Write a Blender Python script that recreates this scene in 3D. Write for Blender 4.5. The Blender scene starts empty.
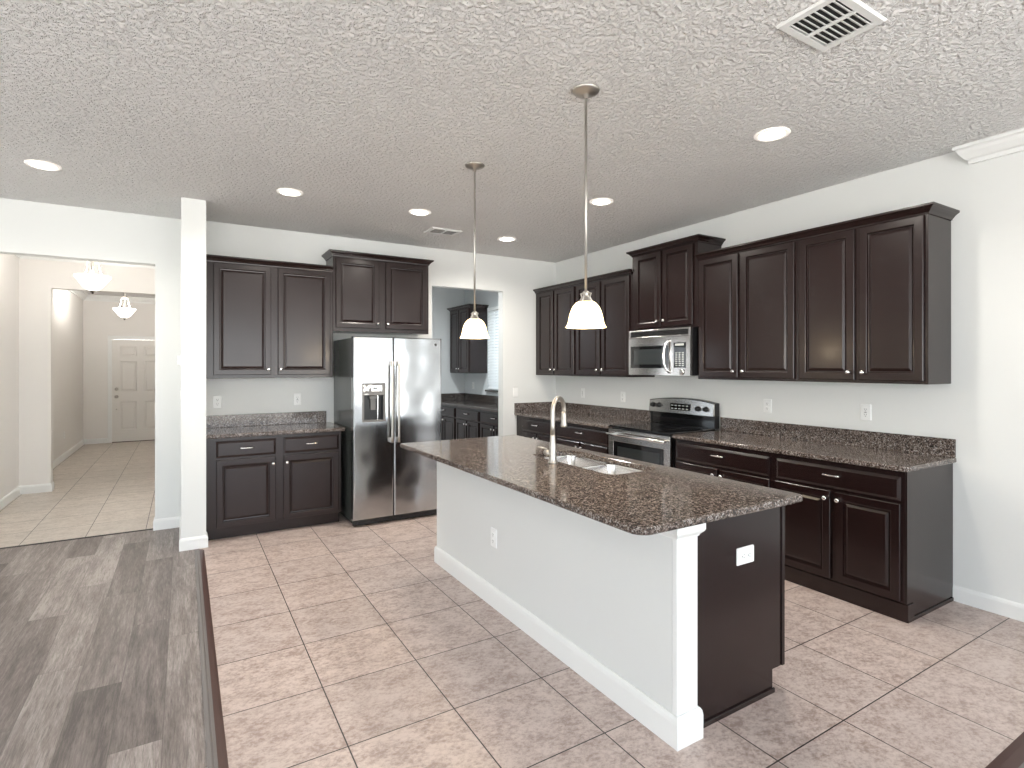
import bpy, bmesh, math, random
from mathutils import Vector, Matrix
from mathutils.geometry import tessellate_polygon
random.seed(7)
SC = bpy.context.scene
COL = SC.collection
PI = math.pi

# ------------------------------------------------------------------ camera
cam_d = bpy.data.cameras.new('camera')
cam = bpy.data.objects.new('camera', cam_d); COL.objects.link(cam)
cam.location = (0, 0, 1.4965)
cam.rotation_euler = (PI/2, 0, -0.5423)
cam_d.sensor_width = 36; cam_d.lens = 545/1024*36
cam_d.shift_y = -17.6/1024
cam_d.clip_start = .05; cam_d.clip_end = 200
SC.camera = cam
# ------------------------------------------------------------------ colour management, world, daylight
SC.view_settings.view_transform = 'Standard'
SC.view_settings.look = 'None'
SC.view_settings.gamma = 1
SC.view_settings.use_curve_mapping = False
SC.view_settings.exposure = 0.40
SC.cycles.max_bounces = 8
SC.cycles.diffuse_bounces = 7
SC.cycles.glossy_bounces = 4
SC.cycles.transmission_bounces = 6
SC.cycles.sample_clamp_indirect = 6
SC.cycles.blur_glossy = 0.5
SC.cycles.use_denoising = True
SKY = 4.2
W = bpy.data.worlds.new('world'); SC.world = W; W.use_nodes = True
wn = W.node_tree.nodes; wl = W.node_tree.links; wn.clear()
g = wn.new('ShaderNodeTexCoord'); sp = wn.new('ShaderNodeSeparateXYZ'); rp = wn.new('ShaderNodeValToRGB')
mr = wn.new('ShaderNodeMapRange'); bg = wn.new('ShaderNodeBackground'); wo = wn.new('ShaderNodeOutputWorld')
wl.new(g.outputs['Generated'], sp.inputs[0]); wl.new(sp.outputs['Z'], mr.inputs[0])
mr.inputs[1].default_value = -1; mr.inputs[2].default_value = 1
wl.new(mr.outputs[0], rp.inputs[0])
e = rp.color_ramp.elements
e[0].position = 0.0; e[0].color = (1.75, 1.70, 1.62, 1)
e[1].position = 1.0; e[1].color = (.66, .82, 1.05, 1)
for p_, c_ in ((.47, (1.65, 1.63, 1.57, 1)), (.52, (.84, .93, 1.0, 1))):
    q = e.new(p_); q.color = c_
wl.new(rp.outputs[0], bg.inputs[0]); bg.inputs[1].default_value = SKY
wl.new(bg.outputs[0], wo.inputs[0])

def portal(loc, rot, sx, sy):
    d = bpy.data.lights.new('daylight_portal', 'AREA'); d.shape = 'RECTANGLE'; d.size = sx; d.size_y = sy
    d.cycles.is_portal = True
    o = bpy.data.objects.new('daylight_portal', d); COL.objects.link(o)
    o.location = loc; o.rotation_euler = rot
# daylight comes in through the glass doors behind, the windows of the living side, the pantry window, and a window added for the hall
portal((-.2, -4.66, 1.32), (PI/2, 0, PI), 8.0, 2.5)
portal((-4.66, .5, 1.4), (PI/2, 0, PI/2), 4.2, 2.0)
portal((4.30, -2.9, 1.25), (PI/2, 0, -PI/2), 2.8, 2.35)
portal((.18, 7.3, 1.37), (PI/2, 0, -PI/2), 1.6, 1.75)
portal((4.36, 7.2, 1.78), (PI/2, 0, -PI/2), 1.1, 1.3)

CAN_W, PEND_W, HALL_W = 12, 6, 26

# ------------------------------------------------------------------ materials
def nodes_of(m):
    m.use_nodes = True
    nt = m.node_tree
    return nt, nt.nodes, nt.links, nt.nodes['Principled BSDF']
MATS = {}
def mat(name, col, rough=.5, metal=0, coat=0, emit=None, es=0, spec=.5):
    if name in MATS: return MATS[name]
    m = bpy.data.materials.new(name); nt, n, l, b = nodes_of(m)
    b.inputs['Base Color'].default_value = (*col, 1); b.inputs['Roughness'].default_value = rough
    b.inputs['Metallic'].default_value = metal; b.inputs['Coat Weight'].default_value = coat
    b.inputs['Coat Roughness'].default_value = .08; b.inputs['Specular IOR Level'].default_value = spec
    if emit: b.inputs['Emission Color'].default_value = (*emit, 1); b.inputs['Emission Strength'].default_value = es
    MATS[name] = m
    return m
def N(n, t, **k):
    o = n.new(t)
    for a, v in k.items(): setattr(o, a, v)
    return o
def math_n(n, l, op, a, b=None):
    o = n.new('ShaderNodeMath'); o.operation = op
    for i, v in enumerate((a, b)):
        if v is None: continue
        if isinstance(v, (int, float)): o.inputs[i].default_value = v
        else: l.new(v, o.inputs[i])
    return o.outputs[0]
def ramp(n, l, src, stops, interp='LINEAR'):
    r = n.new('ShaderNodeValToRGB'); r.color_ramp.interpolation = interp
    el = r.color_ramp.elements
    el[0].position, el[0].color = stops[0][0], (*stops[0][1], 1)
    el[1].position, el[1].color = stops[-1][0], (*stops[-1][1], 1)
    for p_, c_ in stops[1:-1]:
        q = el.new(p_); q.color = (*c_, 1)
    l.new(src, r.inputs[0]); return r.outputs[0]
def noise(n, l, co, scale, detail=3, rough=.55):
    o = n.new('ShaderNodeTexNoise'); o.inputs['Scale'].default_value = scale; o.inputs['Detail'].default_value = detail
    o.inputs['Roughness'].default_value = rough; l.new(co, o.inputs['Vector']); return o.outputs['Fac']
def mapping(n, l, co, loc=(0, 0, 0), rot=(0, 0, 0), sc=(1, 1, 1)):
    o = n.new('ShaderNodeMapping'); o.inputs[1].default_value = loc; o.inputs[2].default_value = rot; o.inputs[3].default_value = sc
    l.new(co, o.inputs[0]); return o.outputs[0]
def mixc(n, l, fac, a, b, blend='MIX'):
    o = n.new('ShaderNodeMix'); o.data_type = 'RGBA'; o.blend_type = blend
    for i, v in ((0, fac), (6, a), (7, b)):
        if isinstance(v, (int, float)): o.inputs[i].default_value = v
        elif isinstance(v, tuple): o.inputs[i].default_value = (*v, 1)
        else: l.new(v, o.inputs[i])
    return o.outputs[2]
def bump(n, l, b, h, strength, dist=.01):
    o = n.new('ShaderNodeBump'); o.inputs['Strength'].default_value = strength; o.inputs['Distance'].default_value = dist
    l.new(h, o.inputs['Height']); l.new(o.outputs[0], b.inputs['Normal'])

def m_paint(name, col, rough=.62):
    m = bpy.data.materials.new(name); nt, n, l, b = nodes_of(m)
    co = n.new('ShaderNodeTexCoord').outputs['Object']
    f = noise(n, l, co, 1.1, 2)
    l.new(ramp(n, l, f, [(.3, tuple(c*.985 for c in col)), (.7, col)]), b.inputs['Base Color'])
    b.inputs['Roughness'].default_value = rough
    bump(n, l, b, noise(n, l, co, 90, 2), .06, .004)
    MATS[name] = m; return m
WALL = m_paint('wall_paint', (.735, .748, .735))
WALLC = m_paint('hall_paint', (.78, .76, .735))
WALLB = m_paint('pantry_paint', (.66, .69, .70))
ISLW = m_paint('island_paint', (.70, .712, .70))
TRIM = mat('trim_white', (.79, .80, .79), .35)

def m_ceiling():
    m = bpy.data.materials.new('knockdown_ceiling'); nt, n, l, b = nodes_of(m)
    co = n.new('ShaderNodeTexCoord').outputs['Object']
    a = noise(n, l, co, 40, 3, .6)
    v = n.new('ShaderNodeTexVoronoi'); v.feature = 'SMOOTH_F1'; v.inputs['Scale'].default_value = 52; l.new(co, v.inputs['Vector'])
    h = math_n(n, l, 'ADD', ramp(n, l, a, [(.42, (0, 0, 0)), (.56, (1, 1, 1))]), math_n(n, l, 'MULTIPLY', v.outputs['Distance'], .6))
    big = noise(n, l, co, .7, 2)
    l.new(ramp(n, l, big, [(.3, (.82, .81, .80)), (.7, (.86, .85, .84))]), b.inputs['Base Color'])
    b.inputs['Roughness'].default_value = .75
    bump(n, l, b, h, .95, .012)
    return m
CEIL = m_ceiling()

def m_tile(name, ox, oy, sx, sy, c1, c2, mott, gx=.0028):
    m = bpy.data.materials.new(name); nt, n, l, b = nodes_of(m)
    co = n.new('ShaderNodeTexCoord').outputs['Object']
    mp = mapping(n, l, co, (-ox, -oy, 0))
    br = n.new('ShaderNodeTexBrick'); br.offset = 0; br.squash = 1
    br.inputs['Scale'].default_value = 1; br.inputs['Mortar Size'].default_value = gx
    br.inputs['Brick Width'].default_value = sx; br.inputs['Row Height'].default_value = sy
    br.inputs['Mortar Smooth'].default_value = .1
    br.inputs['Color1'].default_value = (*c1, 1); br.inputs['Color2'].default_value = (*c2, 1)
    br.inputs['Mortar'].default_value = (.5, .5, .5, 1)
    l.new(mp, br.inputs['Vector'])
    # random value per tile shifts the mottling so that tiles differ
    fl = n.new('ShaderNodeVectorMath'); fl.operation = 'FLOOR'
    dv = n.new('ShaderNodeVectorMath'); dv.operation = 'DIVIDE'; dv.inputs[1].default_value = (sx, sy, 1)
    l.new(mp, dv.inputs[0]); l.new(dv.outputs[0], fl.inputs[0])
    wn_ = n.new('ShaderNodeTexWhiteNoise'); wn_.noise_dimensions = '3D'; l.new(fl.outputs[0], wn_.inputs['Vector'])
    ad = n.new('ShaderNodeVectorMath'); ad.operation = 'MULTIPLY_ADD'; ad.inputs[1].default_value = (9, 9, 9)
    l.new(wn_.outputs['Color'], ad.inputs[0]); l.new(mp, ad.inputs[2])
    st = mapping(n, l, ad.outputs[0], rot=(0, 0, .5), sc=(1.0, 1.35, 1))
    f1 = noise(n, l, st, 9, 8, .72); f2 = noise(n, l, st, 42, 6, .75)
    f = math_n(n, l, 'ADD', .5, math_n(n, l, 'ADD', math_n(n, l, 'MULTIPLY', math_n(n, l, 'SUBTRACT', f1, .5), .75), math_n(n, l, 'MULTIPLY', math_n(n, l, 'SUBTRACT', f2, .5), .85)))
    body = mixc(n, l, ramp(n, l, f, [(.36, (0, 0, 0)), (.48, (.55, .55, .55)), (.60, (1, 1, 1))]), mott, br.outputs['Color'])
    colr = mixc(n, l, br.outputs['Fac'], body, (.028, .023, .020))
    l.new(colr, b.inputs['Base Color'])
    b.inputs['Roughness'].default_value = .38
    hh = math_n(n, l, 'SUBTRACT', math_n(n, l, 'MULTIPLY', f, .12), br.outputs['Fac'])
    bump(n, l, b, hh, .35, .004)
    return m
TILE = m_tile('stone_tile', .555, 1.25, .4585, .4605, (.60, .50, .455), (.53, .455, .425), (.335, .255, .225))
HTILE = m_tile('hall_tile', -.738, 6.94, .441, .459, (.62, .56, .50), (.56, .51, .46), (.42, .37, .325))

def m_plank():
    m = bpy.data.materials.new('grey_plank'); nt, n, l, b = nodes_of(m)
    co = n.new('ShaderNodeTexCoord').outputs['Object']
    s = n.new('ShaderNodeSeparateXYZ'); l.new(co, s.inputs[0])
    wd, ln = .178, 1.22
    rx = math_n(n, l, 'DIVIDE', math_n(n, l, 'ADD', s.outputs['X'], .072), wd); row = math_n(n, l, 'FLOOR', rx)
    w1 = n.new('ShaderNodeTexWhiteNoise'); w1.noise_dimensions = '1D'; l.new(row, w1.inputs['W'])
    yy = math_n(n, l, 'ADD', math_n(n, l, 'DIVIDE', s.outputs['Y'], ln), math_n(n, l, 'MULTIPLY', w1.outputs['Value'], 5.3))
    idx = math_n(n, l, 'FLOOR', yy)
    cb = n.new('ShaderNodeCombineXYZ'); l.new(row, cb.inputs[0]); l.new(idx, cb.inputs[1])
    w2 = n.new('ShaderNodeTexWhiteNoise'); w2.noise_dimensions = '3D'; l.new(cb.outputs[0], w2.inputs['Vector'])
    off = n.new('ShaderNodeVectorMath'); off.operation = 'MULTIPLY_ADD'; off.inputs[1].default_value = (7, 7, 7)
    l.new(w2.outputs['Color'], off.inputs[0]); l.new(co, off.inputs[2])
    g1 = noise(n, l, mapping(n, l, off.outputs[0], sc=(17, 1.5, 1)), 1.6, 8, .70)
    g2 = noise(n, l, mapping(n, l, off.outputs[0], sc=(70, 6, 1)), 1.8, 6, .75)
    g3 = noise(n, l, mapping(n, l, off.outputs[0], sc=(4, .9, 1)), 1.2, 2, .5)
    def dev(f, k): return math_n(n, l, 'MULTIPLY', math_n(n, l, 'SUBTRACT', f, .5), k)
    tone = math_n(n, l, 'ADD', .5, math_n(n, l, 'ADD', math_n(n, l, 'ADD', dev(w2.outputs['Value'], .30), dev(g1, .85)), math_n(n, l, 'ADD', dev(g2, .75), dev(g3, .45))))
    c = ramp(n, l, tone, [(.22, (.060, .047, .043)), (.42, (.140, .115, .106)), (.58, (.215, .184, .172)), (.78, (.36, .320, .302))])
    g4 = noise(n, l, mapping(n, l, off.outputs[0], sc=(120, 5, 1)), 1.7, 5, .7)
    c = mixc(n, l, ramp(n, l, g4, [(.36, (.55, .55, .55)), (.46, (0, 0, 0))]), c, (.055, .045, .042))
    fx = math_n(n, l, 'FRACT', rx); fy = math_n(n, l, 'FRACT', yy)
    ex = math_n(n, l, 'LESS_THAN', math_n(n, l, 'MINIMUM', fx, math_n(n, l, 'SUBTRACT', 1, fx)), .008)
    ey = math_n(n, l, 'LESS_THAN', math_n(n, l, 'MINIMUM', fy, math_n(n, l, 'SUBTRACT', 1, fy)), .0012)
    seam = math_n(n, l, 'MAXIMUM', ex, ey)
    c = mixc(n, l, math_n(n, l, 'MULTIPLY', seam, .65), c, (.06, .05, .045))
    l.new(c, b.inputs['Base Color']); b.inputs['Roughness'].default_value = .42
    bump(n, l, b, math_n(n, l, 'SUBTRACT', math_n(n, l, 'MULTIPLY', g2, .3), seam), .2, .002)
    return m
PLANK = m_plank()

def m_granite(name, k=1.0):
    m = bpy.data.materials.new(name); nt, n, l, b = nodes_of(m)
    co = n.new('ShaderNodeTexCoord').outputs['Object']
    v = n.new('ShaderNodeTexVoronoi'); v.inputs['Scale'].default_value = 190; l.new(co, v.inputs['Vector'])
    s = n.new('ShaderNodeSeparateColor'); l.new(v.outputs['Color'], s.inputs[0])
    v2 = n.new('ShaderNodeTexVoronoi'); v2.inputs['Scale'].default_value = 95; l.new(co, v2.inputs['Vector'])
    s2 = n.new('ShaderNodeSeparateColor'); l.new(v2.outputs['Color'], s2.inputs[0])
    nz = noise(n, l, co, 45, 4, .6)
    f = math_n(n, l, 'ADD', math_n(n, l, 'MULTIPLY', s.outputs[0], .55),
               math_n(n, l, 'ADD', math_n(n, l, 'MULTIPLY', s2.outputs[0], .25), math_n(n, l, 'MULTIPLY', nz, .2)))
    c = ramp(n, l, f, [(.24, (.020*k, .016*k, .015*k)), (.36, (.070*k, .050*k, .042*k)), (.50, (.155*k, .115*k, .095*k)),
                       (.64, (.25*k, .205*k, .18*k)), (.78, (.46*k, .43*k, .41*k))])
    l.new(c, b.inputs['Base Color'])
    b.inputs['Roughness'].default_value = .10; b.inputs['Specular IOR Level'].default_value = .55
    return m
GRAN = m_granite('brown_granite', .72)
GRAND = m_granite('dark_granite', .35)

def m_cab():
    m = bpy.data.materials.new('espresso_lacquer'); nt, n, l, b = nodes_of(m)
    co = n.new('ShaderNodeTexCoord').outputs['Object']
    f = noise(n, l, mapping(n, l, co, sc=(30, 30, 1.5)), 2, 4)
    l.new(ramp(n, l, f, [(.3, (.0125, .0052, .0048)), (.7, (.0140, .0058, .0054))]), b.inputs['Base Color'])
    b.inputs['Roughness'].default_value = .27; b.inputs['Specular IOR Level'].default_value = .42
    b.inputs['Coat Weight'].default_value = .15; b.inputs['Coat Roughness'].default_value = .14
    return m
CAB = m_cab()
DARK = mat('toe_black', (.012, .010, .010), .6)

def m_steel(name, col, rough, wob=0, ws=2.2):
    m = bpy.data.materials.new(name); nt, n, l, b = nodes_of(m)
    co = n.new('ShaderNodeTexCoord').outputs['Object']
    b.inputs['Base Color'].default_value = (*col, 1); b.inputs['Metallic'].default_value = 1
    f = noise(n, l, mapping(n, l, co, sc=(2, 2, 160)), 3, 2)
    mrn = n.new('ShaderNodeMapRange'); l.new(f, mrn.inputs[0]); mrn.inputs[3].default_value = rough*.8; mrn.inputs[4].default_value = rough*1.2
    l.new(mrn.outputs[0], b.inputs['Roughness'])
    if wob: bump(n, l, b, noise(n, l, co, ws, 1, .4), wob, .05)
    return m
STEEL = m_steel('brushed_steel', (.60, .585, .57), .22)
FSTEEL = m_steel('fridge_steel', (.47, .48, .49), .16, .35, 2.6)
NICKEL = m_steel('brushed_nickel', (.50, .475, .44), .40)
CHROME = mat('chrome', (.85, .85, .84), .12, 1)
SINKM = m_steel('sink_steel', (.72, .71, .70), .2)
BRONZE = mat('dark_bronze', (.10, .08, .07), .35, .8)
BLACKG = mat('black_glass', (.006, .006, .007), .05, 0, .5)
BLACKP = mat('black_plastic', (.012, .012, .013), .35)
GREYP = mat('grey_plastic', (.16, .155, .15), .4)
WINDG = mat('oven_window', (.035, .04, .042), .07, 0, .5)
FSIDE = mat('fridge_side', (.045, .05, .047), .22)
WHITEP = mat('white_plastic', (.84, .85, .84), .3)
SLOT = mat('slot_dark', (.05, .05, .05), .5)
KEYS = mat('key_print', (.55, .58, .56), .5)
PAPER = mat('label_paper', (.85, .85, .83), .6)
CANE = mat('can_lens', (.9, .88, .84), .4, emit=(1, .93, .84), es=9)
CANR = mat('can_trim_glow', (.85, .83, .8), .4, emit=(1, .9, .8), es=.35)  # weak emission paints the lens glow onto the ring
SHADE = mat('pendant_glass', (.9, .85, .72), .35, emit=(1, .74, .38), es=4.6)
BULB = mat('bulb_glow', (1, .95, .85), .4, emit=(1, .9, .7), es=12)
BOWL = mat('bowl_glass', (.92, .92, .9), .35, emit=(1, .97, .92), es=1.6)
RUST = mat('strip_brown', (.075, .040, .034), .4)
STRIPG = mat('strip_grey', (.15, .135, .13), .4)
DOORW = mat('door_white', (.74, .72, .69), .4)
BLIND = mat('blind_white', (.86, .88, .88), .45)
VENTB = mat('vent_dark', (.02, .02, .02), .8)
GREYD = mat('threshold_dark', (.05, .045, .04), .5)

# ------------------------------------------------------------------ mesh helpers
class MB:
    def __init__(s): s.v = []; s.f = []; s.sm = []
    def add(s, vs, fs, smooth=False):
        o = len(s.v); s.v += [tuple(p) for p in vs]; s.f += [tuple(i+o for i in f) for f in fs]; s.sm += [smooth]*len(fs); return s
    def box(s, x0, y0, z0, x1, y1, z1, b=0):
        if x0 > x1: x0, x1 = x1, x0
        if y0 > y1: y0, y1 = y1, y0
        if z0 > z1: z0, z1 = z1, z0
        if b <= 0:
            vs = [(x, y, z) for z in (z0, z1) for x, y in ((x0, y0), (x1, y0), (x1, y1), (x0, y1))]
            return s.add(vs, [(3, 2, 1, 0), (4, 5, 6, 7), (0, 1, 5, 4), (1, 2, 6, 5), (2, 3, 7, 6), (3, 0, 4, 7)])
        b = min(b, (x1-x0)/2.1, (y1-y0)/2.1, (z1-z0)/2.1)
        bm = bmesh.new()
        vs = [bm.verts.new(p) for p in [(x, y, z) for z in (z0, z1) for x, y in ((x0, y0), (x1, y0), (x1, y1), (x0, y1))]]
        for f in [(3, 2, 1, 0), (4, 5, 6, 7), (0, 1, 5, 4), (1, 2, 6, 5), (2, 3, 7, 6), (3, 0, 4, 7)]: bm.faces.new([vs[i] for i in f])
        bmesh.ops.bevel(bm, geom=bm.edges[:], offset=b, segments=2, profile=.5, affect='EDGES')
        bm.verts.index_update()
        s.add([v.co[:] for v in bm.verts], [tuple(v.index for v in f.verts) for f in bm.faces]); bm.free(); return s
    def loops(s, lps, cap0=True, cap1=True, closed=True, smooth=False):
        n = len(lps[0]); vs = [p for L in lps for p in L]; fs = []
        for i in range(len(lps)-1):
            for j in range(n if closed else n-1):
                k = (j+1) % n
                fs.append((i*n+j, i*n+k, (i+1)*n+k, (i+1)*n+j))
        if cap0: fs.append(tuple(range(n-1, -1, -1)))
        if cap1: fs.append(tuple((len(lps)-1)*n+j for j in range(n)))
        return s.add(vs, fs, smooth)
    def lathe(s, prof, seg=24, c=(0, 0, 0), axis='Z', cap0=True, cap1=True, smooth=True):
        L = []
        for r, h in prof:
            ring = []
            for k in range(seg):
                a = 2*PI*k/seg; u, w = r*math.cos(a), r*math.sin(a)
                p = {'Z': (u, w, h), 'Y': (u, h, -w), 'X': (h, u, w)}[axis]
                ring.append((c[0]+p[0], c[1]+p[1], c[2]+p[2]))
            L.append(ring)
        return s.loops(L, cap0, cap1, True, smooth)
    def tube(s, pts, r, seg=10, cap=True, smooth=True):
        P = [Vector(p) for p in pts]; rr = r if isinstance(r, (list, tuple)) else [r]*len(P)
        t0 = (P[1]-P[0]).normalized(); up = Vector((0, 0, 1)) if abs(t0.z) < .9 else Vector((1, 0, 0))
        nrm = t0.cross(up).normalized(); L = []
        for i, p in enumerate(P):
            t = ((P[min(i+1, len(P)-1)]-P[max(i-1, 0)])).normalized()
            nrm = (nrm - t*nrm.dot(t)).normalized(); bn = t.cross(nrm)
            L.append([tuple(p + (nrm*math.cos(2*PI*k/seg)+bn*math.sin(2*PI*k/seg))*rr[i]) for k in range(seg)])
        return s.loops(L, cap, cap, True, smooth)
    def plate(s, outer, holes, z, up=True):
        polys = [[Vector((p[0], p[1], 0)) for p in outer]]+[[Vector((p[0], p[1], 0)) for p in h] for h in holes]
        vs = [(p.x, p.y, z) for L in polys for p in L]
        fs = []
        for t in tessellate_polygon(polys):
            a, b_, c = [vs[i] for i in t]
            cr = (b_[0]-a[0])*(c[1]-a[1])-(b_[1]-a[1])*(c[0]-a[0])
            fs.append(tuple(t) if (cr > 0) == up else tuple(reversed(t)))
        return s.add(vs, fs)
    def build(s, name, m, parent=None, loc=None, rz=0):
        me = bpy.data.meshes.new(name)
        me.from_pydata(s.v, [], s.f); me.validate()
        if len(me.polygons) == len(s.sm): me.polygons.foreach_set('use_smooth', s.sm)
        bm = bmesh.new(); bm.from_mesh(me); bmesh.ops.recalc_face_normals(bm, faces=bm.faces); bm.to_mesh(me); bm.free()
        me.materials.append(m)
        o = bpy.data.objects.new(name, me); COL.objects.link(o)
        if parent: o.parent = parent
        if loc: o.location = loc
        if rz: o.rotation_euler = (0, 0, rz)
        return o
def tag(o, label=None, cat=None, group=None, kind=None):
    for k, v in (('label', label), ('category', cat), ('group', group), ('kind', kind)):
        if v: o[k] = v
    return o
def thing(name, label, cat, loc=(0, 0, 0), rz=0, group=None):
    o = bpy.data.objects.new(name, None); COL.objects.link(o); o.empty_display_size = .1
    o.location = loc; o.rotation_euler = (0, 0, rz)
    return tag(o, label, cat, group)
def struct(name, mb, m): return tag(mb.build(name, m), kind='structure')
def copy_tree(o, parent=None):
    c = o.copy(); COL.objects.link(c)
    if parent: c.parent = parent
    for ch in list(o.children): copy_tree(ch, c)
    return c
def rrect(x0, y0, x1, y1, r, ins=0, seg=6):
    if not isinstance(r, (list, tuple)): r = [r]*4          # corners: (x0,y0) (x1,y0) (x1,y1) (x0,y1)
    x0 += ins; y0 += ins; x1 -= ins; y1 -= ins; out = []
    for (cx, cy, sx, sy, a0), q in zip(((x0, y0, 1, 1, PI), (x1, y0, -1, 1, 1.5*PI), (x1, y1, -1, -1, 0), (x0, y1, 1, -1, .5*PI)), r):
        q = max(q-ins, .001)
        for k in range(seg+1):
            a = a0+.5*PI*k/seg
            out.append((cx+sx*q+q*math.cos(a), cy+sy*q+q*math.sin(a)))
    return out
def slab(mb, x0, y0, x1, y1, z0, z1, r=.012, hole=None, hr=.05):
    prof = [(.005, z0), (.0, z0+.006), (0, z1-.007), (.002, z1-.003), (.006, z1)]
    L = [[(*p, z) for p in rrect(x0, y0, x1, y1, r, i)] for i, z in prof]
    if not hole: return mb.loops(L, True, True)
    mb.loops(L, False, False)
    hl = [[(*p, z) for p in rrect(*hole, hr, i)] for i, z in ((0, z0), (0, z1-.003), (-.003, z1))]
    mb.loops(hl, False, False)
    mb.plate([p[:2] for p in L[-1]], [[p[:2] for p in hl[-1]]], z1, True)
    mb.plate([p[:2] for p in L[0]], [[p[:2] for p in hl[0]]], z0, False)
    return mb
def sweep(mb, path, prof, up=True):
    """Sweep a profile (out, z) along a polyline in plan, mitred; 'out' is to the right of travel."""
    n = len(path); L = []
    for i, (x, y) in enumerate(path):
        d0 = Vector((x-path[i-1][0], y-path[i-1][1])).normalized() if i else None
        d1 = Vector((path[i+1][0]-x, path[i+1][1]-y)).normalized() if i < n-1 else None
        if d0 is None: d0 = d1
        if d1 is None: d1 = d0
        n0 = Vector((d0.y, -d0.x)); n1 = Vector((d1.y, -d1.x)); m_ = (n0+n1)/(1+n0.dot(n1))
        L.append([(x+m_.x*o_, y+m_.y*o_, z) for o_, z in prof])
    return mb.loops(L, True, True, True)

# ------------------------------------------------------------------ room shell
H = 2.869; XR = 4.223; YB = 5.887; YL = 5.95
def wall_x(mb, y0, y1, x0, x1, z0=0, z1=H, holes=()):   # wall running along X
    xs = sorted({x0, x1, *[h[0] for h in holes], *[h[1] for h in holes]})
    for a, b in zip(xs, xs[1:]):
        cut = [h for h in holes if h[0] <= a and h[1] >= b]
        if not cut: mb.box(a, y0, z0, b, y1, z1); continue
        h = cut[0]
        if h[2] > z0: mb.box(a, y0, z0, b, y1, h[2])
        if h[3] < z1: mb.box(a, y0, h[3], b, y1, z1)
    return mb
def wall_y(mb, x0, x1, y0, y1, z0=0, z1=H, holes=()):
    ys = sorted({y0, y1, *[h[0] for h in holes], *[h[1] for h in holes]})
    for a, b in zip(ys, ys[1:]):
        cut = [h for h in holes if h[0] <= a and h[1] >= b]
        if not cut: mb.box(x0, a, z0, x1, b, z1); continue
        h = cut[0]
        if h[2] > z0: mb.box(x0, a, z0, x1, b, h[2])
        if h[3] < z1: mb.box(x0, a, h[3], x1, b, z1)
    return mb
YN, XL = -4.6, -4.6
PW = (6.70, 7.74, 1.12, 2.44)                             # pantry window opening
struct('floor', MB().box(.11, .76, -.1, XR+.1, 8.7, 0), TILE)
fw = MB().box(XL-.1, YN-.1, -.1, .11, 6.0, 0); fw.box(.11, YN-.1, -.1, XR+.1, .76, 0)
struct('floor_wood', fw, PLANK)
struct('floor_hall', MB().box(XL-.1, 6.0, -.1, .11, 13.4, 0), HTILE)
struct('ceiling', MB().box(XL-.1, YN-.1, H, XR+.1, 13.4, H+.1), CEIL)
struct('wall_right', wall_y(MB(), XR, XR+.12, YN, 8.72, holes=[PW, (-4.3, -1.5, .07, 2.42)]), WALL)
struct('wall_back', wall_x(MB(), YB, YB+.115, .16, XR, holes=[(2.464, 3.415, 0, 2.435)]), WALL)
struct('wall_left', wall_x(MB(), YL, YL+.12, XL, -.018, holes=[(-1.47, -.224, 0, 2.432)]), WALL)
struct('wall_stub', MB().box(-.018, 5.172, 0, .16, 6.07, H), WALL)
struct('wall_living', wall_y(MB(), XL-.12, XL, YN, YL+.12, holes=[(-1.6, 2.6, .40, 2.40)]), WALL)
struct('wall_near', wall_x(MB(), YN-.12, YN, XL, XR, holes=[(-4.2, 3.8, .07, 2.57)]), WALL)
# hall beyond the opening
struct('wall_hall_left', MB().box(-1.77, 6.07, 0, -1.65, 13.4, H), WALLC)
struct('wall_hall_right', wall_y(MB(), .06, .16, 6.07, 13.4, holes=[(6.5, 8.1, .5, 2.25)]), WALLC)  # opening added so daylight reaches the hall; out of view
struct('wall_hall_partition', wall_x(MB(), 8.43, 8.55, -1.65, .06, holes=[(-1.36, -.1, 0, 2.434)]), WALLC)
struct('wall_hall_end', wall_x(MB(), 13.2, 13.32, -1.65, .06, holes=[(-1.20, -.275, 0, 2.03)]), WALLC)
# pantry behind the kitchen
struct('wall_pantry_back', MB().box(2.15, 8.6, 0, XR, 8.72, H), WALLB)
struct('wall_pantry_left', MB().box(2.15, YB+.115, 0, 2.27, 8.6, H), WALLB)
struct('wall_pantry_right', wall_y(MB(), XR-.008, XR, YB+.115, 8.6, holes=[PW]), WALLB)

# windows: unseen ones sized for the light they give, and the pantry one
def window(name, horiz, c, a0, a1, z0, z1, cols=2, rows=1):
    t = bpy.data.objects.new(name, None); COL.objects.link(t); tag(t, kind='structure')
    m = MB(); w = .06
    def bar(p0, p1, q0, q1):
        if horiz: m.box(p0, c-.03, q0, p1, c+.03, q1)
        else: m.box(c-.03, p0, q0, c+.03, p1, q1)
    bar(a0, a1, z0, z0+w); bar(a0, a1, z1-w, z1)
    for k in range(cols+1):
        p = a0+(a1-a0-w)*k/cols; bar(p, p+w, z0+w, z1-w)
    for k in range(1, rows):
        q = z0+(z1-z0)*k/rows; bar(a0+w, a1-w, q-.015, q+.015)
    m.build('window_frame', TRIM, t)
    return t
window('window_1', True, YN-.06, -4.2, 3.8, .07, 2.57, 4)  # unseen; widened to nearly the full wall to brighten the ceiling
window('window_2', False, XL-.06, -3.0, 3.4, .18, 2.58, 3)  # unseen; enlarged to let in more light
window('window_4', False, XR+.06, -4.3, -1.5, .07, 2.42, 2)
window('added_hall_window', False, .11, 6.5, 8.1, .5, 2.25, 2)  # added window, out of view, casting daylight on the hall's left wall
w3 = window('window_3', False, XR+.09, PW[0], PW[1], PW[2], PW[3], 1, 2)
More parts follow.
